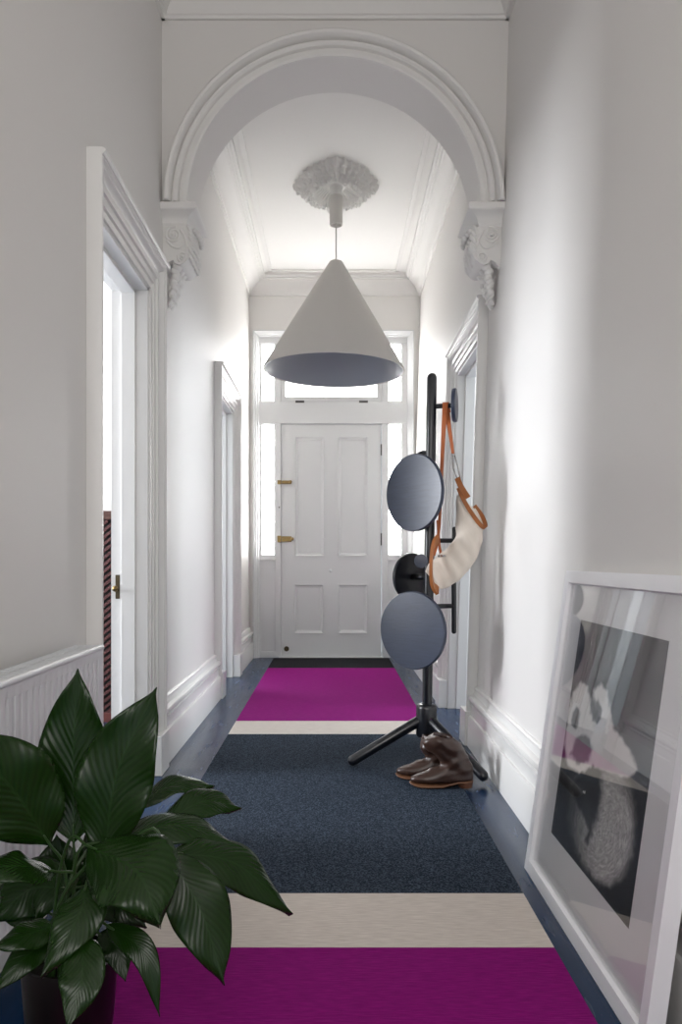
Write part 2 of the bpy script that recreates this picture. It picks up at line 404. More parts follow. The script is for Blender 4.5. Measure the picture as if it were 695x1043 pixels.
# corbels
def corbel(s, label):
    base_x = -.85 if s < 0 else XR(4.1, 2.7)
    root = thing('corbel', label, 'corbel', (base_x, 4.1, 2.45), 'plaster scroll corbels under the arch')
    def fin(name, bm, m=None, ang=35, smooth=True):
        place(bm, s); o = link(name, bm, m or M['plaster'], root)
        return smooth_by_angle(o, ang) if smooth else o
    # abacus: stepped moulded slab, mitred round its three free sides
    bm = bmesh.new()
    st = [(.115, 2.668), (.118, 2.676), (.122, 2.680), (.126, 2.696), (.138, 2.712), (.160, 2.724), (.172, 2.728), (.178, 2.734), (.178, 2.757), (.174, 2.764)]
    rings = []
    for a, z in st:
        e = a - .178; rings.append([bm.verts.new((q[0], q[1], z)) for q in ((0, 3.918 - e), (a, 3.918 - e), (a, 4.285 + e), (0, 4.285 + e))])
    for r0, r1 in zip(rings, rings[1:]):
        for k in range(4): bm.faces.new((r0[k], r0[(k + 1) % 4], r1[(k + 1) % 4], r1[k]))
    bm.faces.new(rings[0][::-1]); bm.faces.new(rings[-1])
    fin('abacus', bm, ang=25)
    # scroll body, S shaped side profile
    pr = [(0, 2.668), (.118, 2.668), (.132, 2.655), (.128, 2.635), (.134, 2.61), (.142, 2.575), (.143, 2.545), (.132, 2.515), (.112, 2.49), (.088, 2.478),
          (.064, 2.482), (.050, 2.50), (.030, 2.49), (0, 2.46)]
    prs = [Vector((a, 0, z)) for a, z in pr]
    bm = bmesh.new()
    sweep(bm, pr, lambda p: [Vector((p[0], 3.985, p[1])), Vector((p[0], 4.225, p[1]))], 2)
    fin('scroll_body', bm, ang=50)
    # volutes on the face towards the viewer and the one behind
    for yy in (3.983, 4.227):
        bm = bmesh.new()
        for (ca, cz, R, turns, ph, dr) in ((.052, 2.625, .042, 2.3, 1.2, 1), (.098, 2.515, .026, 1.8, -2.0, -1)):
            pts = []
            for i in range(60):
                t = i / 59; r = R * (1 - .86 * t); th = ph + dr * t * turns * 2 * PI
                pts.append((ca + r * math.cos(th), yy, cz + r * math.sin(th)))
            tube(bm, pts, [.0065 * (1 - .4 * i / 59) for i in range(60)], 8)
            bmesh.ops.create_uvsphere(bm, u_segments=12, v_segments=8, radius=.009, matrix=Matrix.Translation((ca, yy, cz)))
        # the flowing band between both volutes
        pts = bez([(.088, yy, 2.65), (.108, yy, 2.615), (.118, yy, 2.575), (.120, yy, 2.54), (.105, yy, 2.50)], 14)
        tube(bm, pts, .006, 8)
        pts = bez([(.02, yy, 2.595), (.05, yy, 2.565), (.085, yy, 2.56), (.105, yy, 2.585)], 14)
        tube(bm, pts, .006, 8)
        fin('volute', bm, smooth=True)
    # acanthus leaf clasping the inner face
    bm = bmesh.new()
    for j, yy in enumerate([4.0, 4.05, 4.105, 4.16, 4.21]):
        for i in range(6):
            t = i / 5; a = .126 + .016 * math.sin(t * PI) * (1 - .25 * abs(j - 2)) + .004; z = 2.655 - .13 * t
            bmesh.ops.create_uvsphere(bm, u_segments=10, v_segments=8, radius=1, matrix=Matrix.Translation((a, yy + .01 * math.sin(3 * i + j), z)) @ Matrix.Rotation(.5 * s, 4, 'Y') @ Matrix.Diagonal((.012, .024, .028, 1)))
    # curling tip under the slab
    for i in range(7):
        t = i / 6; bmesh.ops.create_uvsphere(bm, u_segments=10, v_segments=8, radius=.016 - .004 * abs(t - .5), matrix=Matrix.Translation((.152 + .018 * math.sin(t * 3), 4.02 + .19 * t, 2.648 + .01 * math.cos(5 * t))))
    fin('acanthus_leaf', bm)
    # hanging husk drop
    bm = bmesh.new()
    for i in range(9):
        t = i / 8; z = 2.505 - .19 * t; w = .034 * (1 - .72 * t)
        for k, dy in enumerate((-.07, 0, .07)):
            off = dy * (1 - .5 * t)
            bmesh.ops.create_uvsphere(bm, u_segments=12, v_segments=8, radius=1, matrix=Matrix.Translation((.058 * (1 - .6 * t) + .012 * (i % 2) * (1 - t), 4.10 + off, z)) @ Matrix.Rotation(.6 * (-1) ** i, 4, 'Y') @ Matrix.Diagonal((w * .9, 0.030 * (1 - .4 * t), .022, 1)))
    fin('husk_drop', bm)
    return root
corbel(-1, 'white plaster scroll corbel carrying the arch end beside the doorway with the brass latch')
corbel(1, 'white plaster scroll corbel carrying the arch end above the black coat stand')

# ------------------------------------------------------------------ cornices
CP = [(0, 0), (.018, 0), (.022, .012), (.030, .016), (.040, .040), (.058, .066), (.082, .088), (.108, .102), (.116, .112), (.130, .116), (.136, .128), (.150, .132), (.152, .146), (.170, .150), (.172, .18), (0, .18)]
CZ = CEIL - .18
def cornice_y(s, y0, y1):
    bm = bmesh.new(); sweep(bm, CP, lambda p: [Vector((p[0], y0, CZ + p[1])), Vector((p[0], y1, CZ + p[1]))], 2)
    place(bm, s); smooth_by_angle(struct(trimname(), bm, M['plaster']), 25)
for s in (-1, 1):
    cornice_y(s, YB, YA0); cornice_y(s, YA1, YE)
for (yf, dr) in ((YA0, -1), (YE, -1)):
    bm = bmesh.new(); sweep(bm, CP, lambda p: [Vector((-.85, yf + dr * p[0], CZ + p[1])), Vector((.875, yf + dr * p[0], CZ + p[1]))], 2)
    smooth_by_angle(struct(trimname(), bm, M['plaster']), 25)
# flat raised border on the ceiling inside the cornice
bm = bmesh.new()
for x0, x1 in ((-.64, -.60), (.62, .66)): box(bm, x0, x1, YA1, YE - .2, CEIL - .012, CEIL, .004)
box(bm, -.64, .66, YE - .25, YE - .21, CEIL - .012, CEIL, .004)
struct(trimname(), bm, M['plaster'])

# ------------------------------------------------------------------ front wall, frame, windows, door
S = YE / F
def fx(px): return (px - VX) * S
def fz(py): return 1 - (py - VY) * S
bm = bmesh.new()
box(bm, -4.2, fx(259), YE, YE + .3, 0, CEIL); box(bm, fx(421), 4.2, YE, YE + .3, 0, CEIL); box(bm, fx(259), fx(421), YE, YE + .3, fz(338), CEIL)
struct('wall_front', bm, M['wall'])
bm = bmesh.new()
yf = YE + .02
def mem(x0, x1, y0, y1, d=0, bev=.004): box(bm, fx(x0), fx(x1), yf - d, yf + .07, fz(y1), fz(y0), bev)
mem(258.5, 265.6, 338, 671); mem(410.0, 421.2, 338, 671); mem(280.2, 286.0, 338, 671); mem(389.4, 395.2, 338, 671)
mem(259, 421, 337.5, 349, .003); mem(259, 421, 408.8, 431.2, .005)
for a, b in ((265.6, 280.2), (395.2, 410)):
    mem(a - .5, b + .5, 565.5, 571, .002); box(bm, fx(a), fx(b), yf + .02, yf + .05, 0, fz(570)); mem(a - .5, b + .5, 664, 671.5, .002)
struct(trimname(), bm, M['door'])
# raised outer moulding of the frame
bm = bmesh.new()
OP = [(0, 0), (0, .05), (.012, .055), (.022, .045), (.034, .040), (.042, .028), (.052, .024), (.060, .012), (.064, 0)]
x0, x1, zt = fx(257.8), fx(421.6), fz(336.8)
sweep(bm, OP, lambda p: [Vector((x0 + p[0], yf - p[1], 0)), Vector((x0 + p[0], yf - p[1], zt - p[0])), Vector((x1 - p[0], yf - p[1], zt - p[0])), Vector((x1 - p[0], yf - p[1], 0))], 4)
smooth_by_angle(struct(trimname(), bm, M['door']), 30)
# windows
def pane(n, a, b, c, d, m, fr=0):
    bmf = bmesh.new(); w = fr or .011
    X0, X1, Z0, Z1 = fx(a), fx(b), fz(d), fz(c)
    box(bmf, X0, X1, yf + .005, yf + .05, Z0, Z0 + w, .002); box(bmf, X0, X1, yf + .005, yf + .05, Z1 - w, Z1, .002)
    box(bmf, X0, X0 + w, yf + .005, yf + .05, Z0 + w, Z1 - w, .002); box(bmf, X1 - w, X1, yf + .005, yf + .05, Z0 + w, Z1 - w, .002)
    o = struct('window_%d' % n, bmf, M['door'])
    g = bmesh.new(); box(g, X0 + w, X1 - w, yf + .03, yf + .036, Z0 + w, Z1 - w); link('glass_pane', g, m, o)
    return o
pane(1, 265.6, 280.2, 349, 408.8, M['pane']); pane(2, 395.2, 410, 349, 408.8, M['pane'])
pane(3, 265.6, 280.2, 431.2, 566, M['pane']); pane(4, 395.2, 410, 431.2, 566, M['pane'])
tr = pane(5, 286.2, 389.2, 345, 408.4, M['pane_rib'], .047)
bm = bmesh.new()
for a in (305.5, 370.5): box(bm, fx(a - 4.5), fx(a + 4.5), yf - .006, yf + .006, fz(410), fz(407.6), .001)
link('hinge', bm, M['hinge'], tr)
# the front door
bm = bmesh.new(); X0, X1, Z0, Z1 = fx(286.3), fx(388.6), .012, fz(431.8); yd = yf + .018
pans = [(300, 330.5, 444, 567), (343.8, 375.6, 444, 567), (299, 330, 595, 646), (343.8, 375.2, 595, 646)]
xs = [286.3, 299.8, 330.4, 343.8, 375.4, 388.6]
def st(a, b, c, d): box(bm, fx(a), fx(b), yd, yd + .04, fz(d), fz(c))
for a, b in ((286.3, 299.8), (330.4, 343.8), (375.4, 388.6)): st(a, b, 431.8, 670)
for a, b in ((299.8, 330.4), (343.8, 375.4)):
    for c, d in ((431.8, 444), (567, 595), (646, 670)): st(a, b, c, d)
box(bm, fx(299), fx(376), yd + .014, yd + .03, fz(650), fz(440))
front = struct('door_4', bm, M['door'])
for a, b, c, d in pans:
    g = bmesh.new(); X0, X1, Z0, Z1 = fx(a), fx(b), fz(d), fz(c)
    pp = [(0, .014), (0, -.010), (.008, -.012), (.016, -.006), (.024, .002), (.032, .004), (.036, .014)]
    cols = []
    for q in pp:
        cols.append([g.verts.new((x, yd + q[1], z)) for x, z in ((X0 + q[0], Z0 + q[0]), (X1 - q[0], Z0 + q[0]), (X1 - q[0], Z1 - q[0]), (X0 + q[0], Z1 - q[0]))])
    for i in range(len(cols)):
        A, B = cols[i], cols[(i + 1) % len(cols)]
        for k in range(4): g.faces.new((A[k], A[(k + 1) % 4], B[(k + 1) % 4], B[k]))
    smooth_by_angle(link('panel_moulding', g, M['door'], front), 30)
# locks
def rimlock(px0, px1, py, h, knob):
    g = bmesh.new(); box(g, fx(px0), fx(px1), yd - .028, yd, fz(py + h), fz(py - h), .004)
    o = lab(link('rim_lock', g, M['brass'], front), 'brass rim lock')
    g = bmesh.new(); tube(g, [(fx(knob), yd - .028, fz(py)), (fx(knob), yd - .06, fz(py))], .007, 12)
    bmesh.ops.create_uvsphere(g, u_segments=16, v_segments=10, radius=.017, matrix=Matrix.Translation((fx(knob), yd - .062, fz(py))))
    k = link('lock_knob', g, M['brass'], o, True)
    g = bmesh.new(); box(g, fx(282.6), fx(px0) - .004, yd - .03, yd - .002, fz(py + h * 1.2), fz(py - h * 1.2), .003)
    lab(link('keep', g, M['brass'], front), 'brass keep')
rimlock(287, 297, 491, 1.7, 296); rimlock(287, 297, 549, 2.8, 298)
g = bmesh.new(); tube(g, [(fx(284.4), yd - .012, fz(494)), (fx(284.4), yd - .012, fz(516))], .005, 10, round_ends=False)
bmesh.ops.create_uvsphere(g, u_segments=12, v_segments=8, radius=.010, matrix=Matrix.Translation((fx(284.4), yd - .012, fz(516.5))))
lab(link('chain', g, M['hinge'], front, True), 'dark chain hanging from upper keep')
g = bmesh.new(); tube(g, [(fx(291.8), yd + .01, fz(661.2)), (fx(291.8), yd - .012, fz(661.2))], .026, 24)
lab(link('door_stop', g, M['dull_brass'], front), 'round dark brass stop')
g = bmesh.new(); tube(g, [(fx(336.6), yd + .01, fz(581.3)), (fx(336.6), yd - .025, fz(581.3))], .016, 20, round_ends=False); link('centre_knob', g, M['white_metal'], front, True)
for c, d in ((452, 463.5), (543, 555.5)):
    g = bmesh.new(); tube(g, [(fx(388.9), yd - .006, fz(d)), (fx(388.9), yd - .006, fz(c))], .009, 12); link('hinge', g, M['hinge'], front)
g = bmesh.new(); box(g, fx(284), fx(391), YE - .0, YE + .1, 0, .011, .002); struct(trimname(), g, M['gloss'])  # pale strip standing in for the line of light under the door

# ------------------------------------------------------------------ ceiling rose and lamp
LX, LY = .026, 6.08
def rose():
    bm = bmesh.new(); NR, NT = 60, 288; rx, ry = .300, .405; rows = []
    for i in range(NR + 1):
        r = i / NR; row = []
        for k in range(NT):
            t = k * 2 * PI / NT
            ol = .98 + .055 * math.cos(4 * t) + .022 * math.cos(8 * t) + .035 * math.cos(32 * t) + .012 * math.cos(64 * t)
            rr = r * ol if r > .62 else r * (1 + (ol - 1) * (r / .62))
            if r < .14: h = .055 * (1 - (r / .14) ** 2) ** .5 + .045
            elif r < .20: h = .045 - .03 * math.sin((r - .14) / .06 * PI)
            elif r < .52:
                q = (r - .2) / .32; fl = .5 + .5 * math.cos(28 * t)
                h = .018 + .055 * q ** 1.6 - .075 * (fl ** 4) * math.sin(q * PI) ** .6
            elif r < .62: h = .078 + .012 * math.sin((r - .52) / .10 * PI) + .006 * math.cos(48 * t)
            else:
                q = (r - .62) / .38
                lobes = .5 + .5 * math.cos(8 * t); fine = .5 + .5 * math.cos(24 * t + 6 * q * math.sin(8 * t))
                h = (.076 - .040 * q) * (.40 + .20 * lobes + .45 * abs(math.cos(16 * t)) ** .7) + 0.014 * noise.noise(Vector((16 * rr * math.cos(t), 18 * rr * math.sin(t), 3))) 
                h += .020 * max(0, math.cos(19 * q + 4 * math.cos(16 * t))) * math.sin(PI * min(1, q + .1)) 
                if r > .97: h *= max(0, (1 - r) / .03)
            row.append(bm.verts.new((LX + rx * rr * math.cos(t), LY + ry * rr * math.sin(t), CEIL - max(0, h) + (.0 if r < .99 else .002))))
            if i == 0: row = [row[0]] * NT; break
        rows.append(row)
    for i in range(NR):
        for k in range(NT):
            a, b, c, d = rows[i][k], rows[i][(k + 1) % NT], rows[i + 1][(k + 1) % NT], rows[i + 1][k]
            if i == 0: bm.faces.new((a, c, d))
            else: bm.faces.new((a, b, c, d))
    o = link('ceiling_rose', bm, M['plaster'], smooth=True)
    return o
tag(rose(), 'ornate white plaster ceiling rose with acanthus rim above the pendant lamp', 'ceiling rose')
lamp = thing('pendant_lamp', 'large off white conical pendant lamp hanging from the ceiling rose', 'lamp', (LX, LY, 2.43))
bm = bmesh.new(); lathe(bm, [(.001, 3.775), (.046, 3.775), (.050, 3.77), (.050, 3.562), (.052, 3.557), (.050, 3.552), (.044, 3.552), (.040, 3.575), (.001, 3.60)], 40, (LX, LY, 0))
smooth_by_angle(link('ceiling_cup', bm, M['lamp'], lamp), 30)
bm = bmesh.new(); tube(bm, [(LX, LY, 3.6), (LX, LY, 3.27)], .0055, 10); link('cord', bm, M['lamp'], lamp, True)
R0, R1, zt, zb = .055, .536, 3.268, 2.438
tilt = Matrix.Translation((LX, LY, zt)) @ Matrix.Rotation(math.radians(1.2), 4, 'Y') @ Matrix.Rotation(math.radians(-.6), 4, 'X') @ Matrix.Translation((-LX, -LY, -zt))
def cone(name, prof, m):
    bm = bmesh.new(); lathe(bm, prof, 96, (LX, LY, 0), closed=True); bmesh.ops.transform(bm, matrix=tilt, verts=bm.verts)
    return smooth_by_angle(link(name, bm, m, lamp), 30)
cone('lamp_shade', [(.006, zt + .006), (R0 - .008, zt + .006), (R0, zt - .004), (R1, zb + .012), (R1 + .003, zb), (R1 - .003, zb - .004), (R1 - .007, zb), (R0 - .006, zt - .012), (.006, zt - .006)], M['lamp'])
lab(cone('shade_lining', [(.01, zt - .010), (R0 - .008, zt - .014), (R1 - .010, zb + .002), (R1 - .013, zb + .002), (R0 - .012, zt - .018), (.01, zt - .014)], M['lamp_in']), 'grey metallic inside of the shade')
bm = bmesh.new(); lathe(bm, [(.001, 3.20), (.028, 3.20), (.030, 3.12), (.001, 3.10)], 24, (LX, LY, 0)); bmesh.ops.create_uvsphere(bm, u_segments=20, v_segments=14, radius=.055, matrix=Matrix.Translation((LX, LY, 3.04)))
link('bulb', bm, M['white_metal'], lamp, True)

# ------------------------------------------------------------------ runner rug
bands = [(8.0, 7.26, 'charcoal'), (7.26, 4.877, 'magenta'), (4.877, 4.51, 'cream'), (4.51, 2.358, 'navy'), (2.358, 2.029, 'cream'), (2.029, .6, 'magenta')]
mats = ['charcoal', 'magenta', 'cream', 'navy']; xa, xb = -.592, .565
bm = bmesh.new()
for (y1, y0, k) in bands:
    for x0, x1 in ((xa, xb),):
        z = .012
        v = [bm.verts.new(q) for q in ((x0, y0, z), (x1, y0, z), (x1, y1, z), (x0, y1, z))]
        w = [bm.verts.new((q.co.x + (-.003 if q.co.x < 0 else .003), q.co.y, 0.001)) for q in v]
        f = bm.faces.new(v); f.material_index = mats.index(k)
        for i in range(4):
            f = bm.faces.new((v[i], w[i], w[(i + 1) % 4], v[(i + 1) % 4])); f.material_index = mats.index(k)
bm.normal_update()
rug = link('runner_rug', bm, [M[k] for k in mats], recalc=False)
tag(rug, 'long hallway runner rug banded in magenta, cream and flecked navy on black floorboards', 'rug')

# ------------------------------------------------------------------ radiator
rad = thing('radiator', 'white ribbed panel radiator on the wall behind the potted plant', 'radiator', (-.79, 1.7, 0))
RY0, RY1, RZ0, RZ1, RXF, RXB = .95, 2.49, .14, .735, -.72, -.800
bm = bmesh.new()
pts = []; y = RY0 + .02; pitch = .04
pts.append((RY0, RXF - .012)); pts.append((RY0 + .004, RXF)); 
while y < RY1 - .05:
    pts += [(y + .018, RXF), (y + .022, RXF - .013), (y + .033, RXF - .013), (y + .037, RXF)]; y += pitch
pts += [(RY1 - .004, RXF), (RY1, RXF - .012)]
rows = []
for z, f in ((RZ0, 0), (RZ0 + .004, .0), (RZ0 + .035, 0), (RZ0 + .055, 1), (RZ1 - .062, 1), (RZ1 - .042, 0), (RZ1 - .012, 0)):
    rows.append([bm.verts.new((RXF + (x - RXF) * f if 0 < i < len(pts) - 1 else x, y, z)) for i, (y, x) in enumerate(pts)])
for a, b in zip(rows, rows[1:]):
    for k in range(len(pts) - 1): bm.faces.new((a[k], a[k + 1], b[k + 1], b[k]))
smooth_by_angle(link('front_panel', bm, M['white_metal'], rad), 50)
bm = bmesh.new(); box(bm, RXB, RXB + .01, RY0, RY1, RZ0, RZ1 - .02, .003); link('back_panel', bm, M['white_metal'], rad)
for yy in (RY0, RY1 - .004):
    bm = bmesh.new(); box(bm, RXB, RXF - .002, yy, yy + .006, RZ0, RZ1 - .004, .002); link('end_panel', bm, M['white_metal'], rad)
# rounded front rail
bm = bmesh.new(); rp = [(RXF - .010, RZ1 - .016), (RXF + .002, RZ1 - .016), (RXF + .005, RZ1 - .012), (RXF + .004, RZ1 - .004), (RXF, RZ1), (RXF - .006, RZ1 + .001), (RXF - .010, RZ1)]
sweep(bm, rp, lambda p: [Vector((p[0], RY0 - .003, p[1])), Vector((p[0], RY1 + .003, p[1]))], 2); smooth_by_angle(link('top_rail', bm, M['white_metal'], rad), 45)
# lattice grille
bm = bmesh.new(); xg0, xg1 = RXB - .004, RXF - .012
for xx in (xg0, (xg0 + xg1) / 2 - .0015, xg1 - .003): box(bm, xx, xx + .004, RY0, RY1, RZ1 - .008, RZ1 - .002)
y = RY0; k = 0
while y < RY1 - .03:
    for (a, b, o) in ((xg0, (xg0 + xg1) / 2, 0), ((xg0 + xg1) / 2, xg1, .012)):
        v = box(bm, a, b, y + o, y + o + .007, RZ1 - .004, RZ1 - .002)
        for q in v: q.co.y += (q.co.x - a) * .5
    y += .032
link('grille', bm, M['white_metal'], rad)
bm = bmesh.new(); box(bm, RXB + .012, RXF - .016, RY0 + .01, RY1 - .01, RZ0 + .01, RZ1 - .06); link('shaded_fin_core', bm, M['dark'], rad)  # shade between the panels painted as one near-black block
bm = bmesh.new(); tube(bm, [(-.75, RY1 - .04, .2), (-.75, RY1 + .05, .2), (-.75, RY1 + .05, .0)], .011, 12); link('pipe', bm, M['white_metal'], rad, True)
for yy in (1.2, 2.2):
    bm = bmesh.new(); box(bm, -.852, RXB + .002, yy, yy + .03, .3, .6, .002); link('wall_bracket', bm, M['white_metal'], rad)

# ------------------------------------------------------------------ coat stand
HX, HY = .453, 3.84
stand = thing('coat_stand', 'black turned wood coat stand with round disc hooks and three splayed legs', 'coat stand', (HX, HY, 0))
top = Vector((HX + .026, HY, 1.90))
def axis(z): return Vector((HX + .026 * max(0, (z - .15)) / 1.75, HY, z))
bm = bmesh.new(); tube(bm, [axis(.2), axis(.5), axis(1.0), axis(1.5), top], [.0245, .0245, .024, .024, .024], 28, round_ends=True)
smooth_by_angle(link('pole', bm, M['black'], stand), 50)
bm = bmesh.new(); lathe(bm, [(.001, .145), (.040, .145), (.047, .150), (.050, .16), (.050, .285), (.047, .298), (.040, .304), (.025, .305)], 40, (HX, HY, 0))
smooth_by_angle(link('hub', bm, M['black'], stand), 40)
for tip in ((.075, 3.80), (.68, 3.52), (.61, 4.19)):
    bm = bmesh.new(); a = Vector((HX, HY, .245)); b = Vector((tip[0], tip[1], .028)); 
    st_ = a + (b - a) * .06
    tube(bm, [st_, a + (b - a) * .5, b], [.026, .025, .025], 24, round_ends=True)
    o = smooth_by_angle(link('leg', bm, M['black'], stand), 50)
def disc(center, n, R, th, m, name='hook_disc', peg_from=None, peg_r=.014):
    n = Vector(n).normalized(); s, u = frame_of(n); c = Vector(center); bm = bmesh.new()
    prof = [(.001, -th / 2), (R * .97, -th / 2), (R, -th / 4), (R, th / 4), (R * .975, th / 2), (.001, th / 2 + .001)]
    rings = [[bm.verts.new(c + n * h + (s * math.cos(k * 2 * PI / 72) + u * math.sin(k * 2 * PI / 72)) * r) for k in range(72)] for r, h in prof]
    for a, b in zip(rings, rings[1:]):
        for k in range(72): bm.faces.new((a[k], a[(k + 1) % 72], b[(k + 1) % 72], b[k]))
    bmesh.ops.remove_doubles(bm, verts=bm.verts, dist=.0002)
    # one material per disc
    o = link(name, bm, m, stand)
    smooth_by_angle(o, 40)
    if peg_from is not None:
        pb = bmesh.new(); tube(pb, [peg_from, c - n * th * .4], peg_r, 16); link('peg', pb, M['black'], o, True)
    return o
def disc_at(z, dirv, L, R, th=.022, m='disc', peg_r=.014):
    d = Vector((dirv[0], dirv[1], 0)).normalized(); a = axis(z); c = a + d * L
    return disc(c, d, R, th, M[m], peg_from=a + d * .01, peg_r=peg_r)
z1 = 1 - (412 - 570) * 3.79 / F
disc_at(z1, (.965, -.262), .112, .081, .018, peg_r=.012)
disc_at(1.317, (-.766, -.643), .108, .184, .022)
disc_at(.668, (-.643, -.766), .1315, .184, .022)
disc_at(.915, (-.6, .8), .125, .118, .020, m='black')  # turned from the light: its shade is painted with the plain black
disc_at(1.500, (-.35, .94), .085, .036, .03, m='black')  # small rear disc, its shade painted black likewise
c = P(429.2, 571.5, 3.76); disc(c, (-.15, -1, 0), .033, .03, M['disc'], name='peg_cap', peg_from=axis(c.z), peg_r=.012)
# side hanging rod on two pegs
rd = Vector((HX + .135, HY + .02, 0))
bm = bmesh.new(); tube(bm, [(rd.x, rd.y, .640), (rd.x, rd.y, .9), (rd.x + .003, rd.y, 1.16)], .012, 16, round_ends=True); link('hanging_rod', bm, M['black'], stand, True)
for zz in (.775, 1.092):
    bm = bmesh.new(); tube(bm, [axis(zz), (rd.x, rd.y, zz)], .0115, 14); link('peg', bm, M['black'], stand, True)

# ------------------------------------------------------------------ shoulder bag
BD = 3.735
bag = thing('shoulder_bag', 'cream canvas shoulder bag with tan leather trim hanging from the coat stand', 'bag', P(463, 602, BD))
sp = [(467, 504, 1.5), (469.5, 511, 5), (473.5, 521, 9.5), (477, 533, 12.5), (478, 547, 13.5), (473.5, 560, 15), (465, 571, 16), (455.5, 579.5, 16.5), (447, 586, 15.5), (441, 591, 12)]
pts = [P(a, b, BD) for a, b, _ in sp]; cc = bez(pts, 40); hw = [Vector((w, 0, 0)) for _, _, w in sp]; hw = [v.x * BD / F for v in bez(hw, 40)]
bm = bmesh.new(); rings = []
for i, p in enumerate(cc):
    d = (cc[min(i + 1, 39)] - cc[max(i - 1, 0)]).normalized(); d.y = 0; d.normalize(); s = Vector((-d.z, 0, d.x)); t = i / 39
    dep = .044 * math.sin(PI * min(1, .08 + t * .95)) ** .6
    ring = []
    for k in range(28):
        a = k * 2 * PI / 28; ca, sa = math.cos(a), math.sin(a)
        q = p + s * hw[i] * (abs(ca) ** .8 * (1 if ca > 0 else -1)) + Vector((0, 1, 0)) * dep * sa
        f = .010 * noise.noise(Vector((q.x * 16, q.y * 9, q.z * 11 + q.x * 12))) + .004 * math.sin(26 * (q.x + .7 * q.z) * 3)
        ring.append(bm.verts.new(q + (Vector((0, 1, 0)) * sa + s * ca * .35) * f))
    rings.append(ring)
for a, b in zip(rings, rings[1:]):
    for k in range(28): bm.faces.new((a[k], a[(k + 1) % 28], b[(k + 1) % 28], b[k]))
bm.faces.new(rings[0][::-1]); bm.faces.new(rings[-1])
link('bag_body', bm, M['canvas'], bag, True)
# open gusset and the leather-edged lip
bm = bmesh.new()
lip = bez([P(467, 497, BD - .03), P(474, 512, BD - .045), P(483, 526, BD - .05), P(491, 536, BD - .04), P(495, 536, BD - .01), P(491, 525, BD + .03), P(483.5, 515, BD + .04)], 40)
inn = bez([P(467, 506, BD - .02), P(471, 519, BD - .03), P(478, 531, BD - .04), P(487, 540, BD - .03), P(491, 543, BD), P(490, 533, BD + .02), P(484, 522, BD + .03)], 40)
A = [bm.verts.new(p) for p in lip]; B = [bm.verts.new(p) for p in inn]; A2 = [bm.verts.new(p + Vector((0, .004, .0))) for p in lip]; B2 = [bm.verts.new(p + Vector((0, .004, 0))) for p in inn]
for k in range(39): bm.faces.new((A[k], A[k + 1], B[k + 1], B[k])); bm.faces.new((A2[k + 1], A2[k], B2[k], B2[k + 1])); bm.faces.new((A[k + 1], A[k], A2[k], A2[k + 1])); bm.faces.new((B[k], B[k + 1], B2[k + 1], B2[k]))
link('bag_lip', bm, M['canvas'], bag, True)
bm = bmesh.new(); ribbon(bm, [tuple(p) for p in lip[::4]] + [tuple(lip[-1])], (.75, -.3, .6), .019, .008, 44); lab(smooth_by_angle(link('leather_edge', bm, M['tan'], bag), 50), 'tan leather edge of the bag mouth')
bm = bmesh.new(); ribbon(bm, [P(466, 487, BD - .03), P(470, 496, BD - .05), P(477, 507, BD - .045)], (1, -.3, .4), .026, .008, 14); smooth_by_angle(link('handle_tab', bm, M['tan'], bag), 50)
bm = bmesh.new(); ribbon(bm, [P(446, 549, BD - .03), P(441.5, 556, BD - .05), P(439.6, 570, BD - .06), P(439.3, 585, BD - .055), P(441, 596, BD - .045), P(446, 602, BD - .03)], (1, -.2, 0), .015, .05, 26)
lab(smooth_by_angle(link('end_trim', bm, M['tan'], bag), 50), 'tan leather piping round the lower end')
# straps: over the upper peg
pk = axis(z1) + Vector((.965, -.262, 0)) * .070
bm = bmesh.new(); ribbon(bm, [pk + Vector((.01, .02, -.03)), pk + Vector((.0, .004, .016)), pk + Vector((-.008, -.022, -.02)), P(452, 440, 3.77), P(450.3, 475, 3.80), P(448, 530, 3.80), P(445, 555, 3.76), P(442, 566, 3.71)], (1, -.35, 0), lambda t: .034 - .020 * min(1, t * 1.5), .004, 40)
smooth_by_angle(link('shoulder_strap', bm, M['strap'], bag), 50)
bm = bmesh.new(); ribbon(bm, [pk + Vector((.01, .02, -.03)), P(457, 430, 3.775), P(459.5, 447, 3.76), P(461.5, 462, 3.75)], (1, -.3, 0), lambda t: .024 - .010 * t, .004, 20)
smooth_by_angle(link('strap_end', bm, M['strap'], bag), 50)
bm = bmesh.new(); ribbon(bm, [P(446, 530, 3.80), P(447.5, 553, 3.77), P(449.5, 565, 3.74)], (1, -.3, 0), .012, .004, 12); link('lower_strap', bm, M['strap'], bag)
bm = bmesh.new(); tube(bm, [P(460, 463, 3.75), P(463.5, 463.5, 3.75)], .006, 10)
tube(bm, [P(460.5, 463, 3.75), P(462, 477, 3.745), P(466, 488, 3.72)], .003, 8); tube(bm, [P(463, 463, 3.75), P(466.5, 475, 3.735), P(468.8, 487, 3.72)], .003, 8)
tube(bm, [P(465, 487.5, 3.715), P(469.5, 487, 3.715)], .004, 8)
lab(link('buckle', bm, M['chrome'], bag, True), 'metal buckle ring')
bm = bmesh.new(); tube(bm, [P(446.5, 566.5, 3.72), P(454, 566, 3.70)], .005, 10); link('buckle', bm, M['chrome'], bag, True)

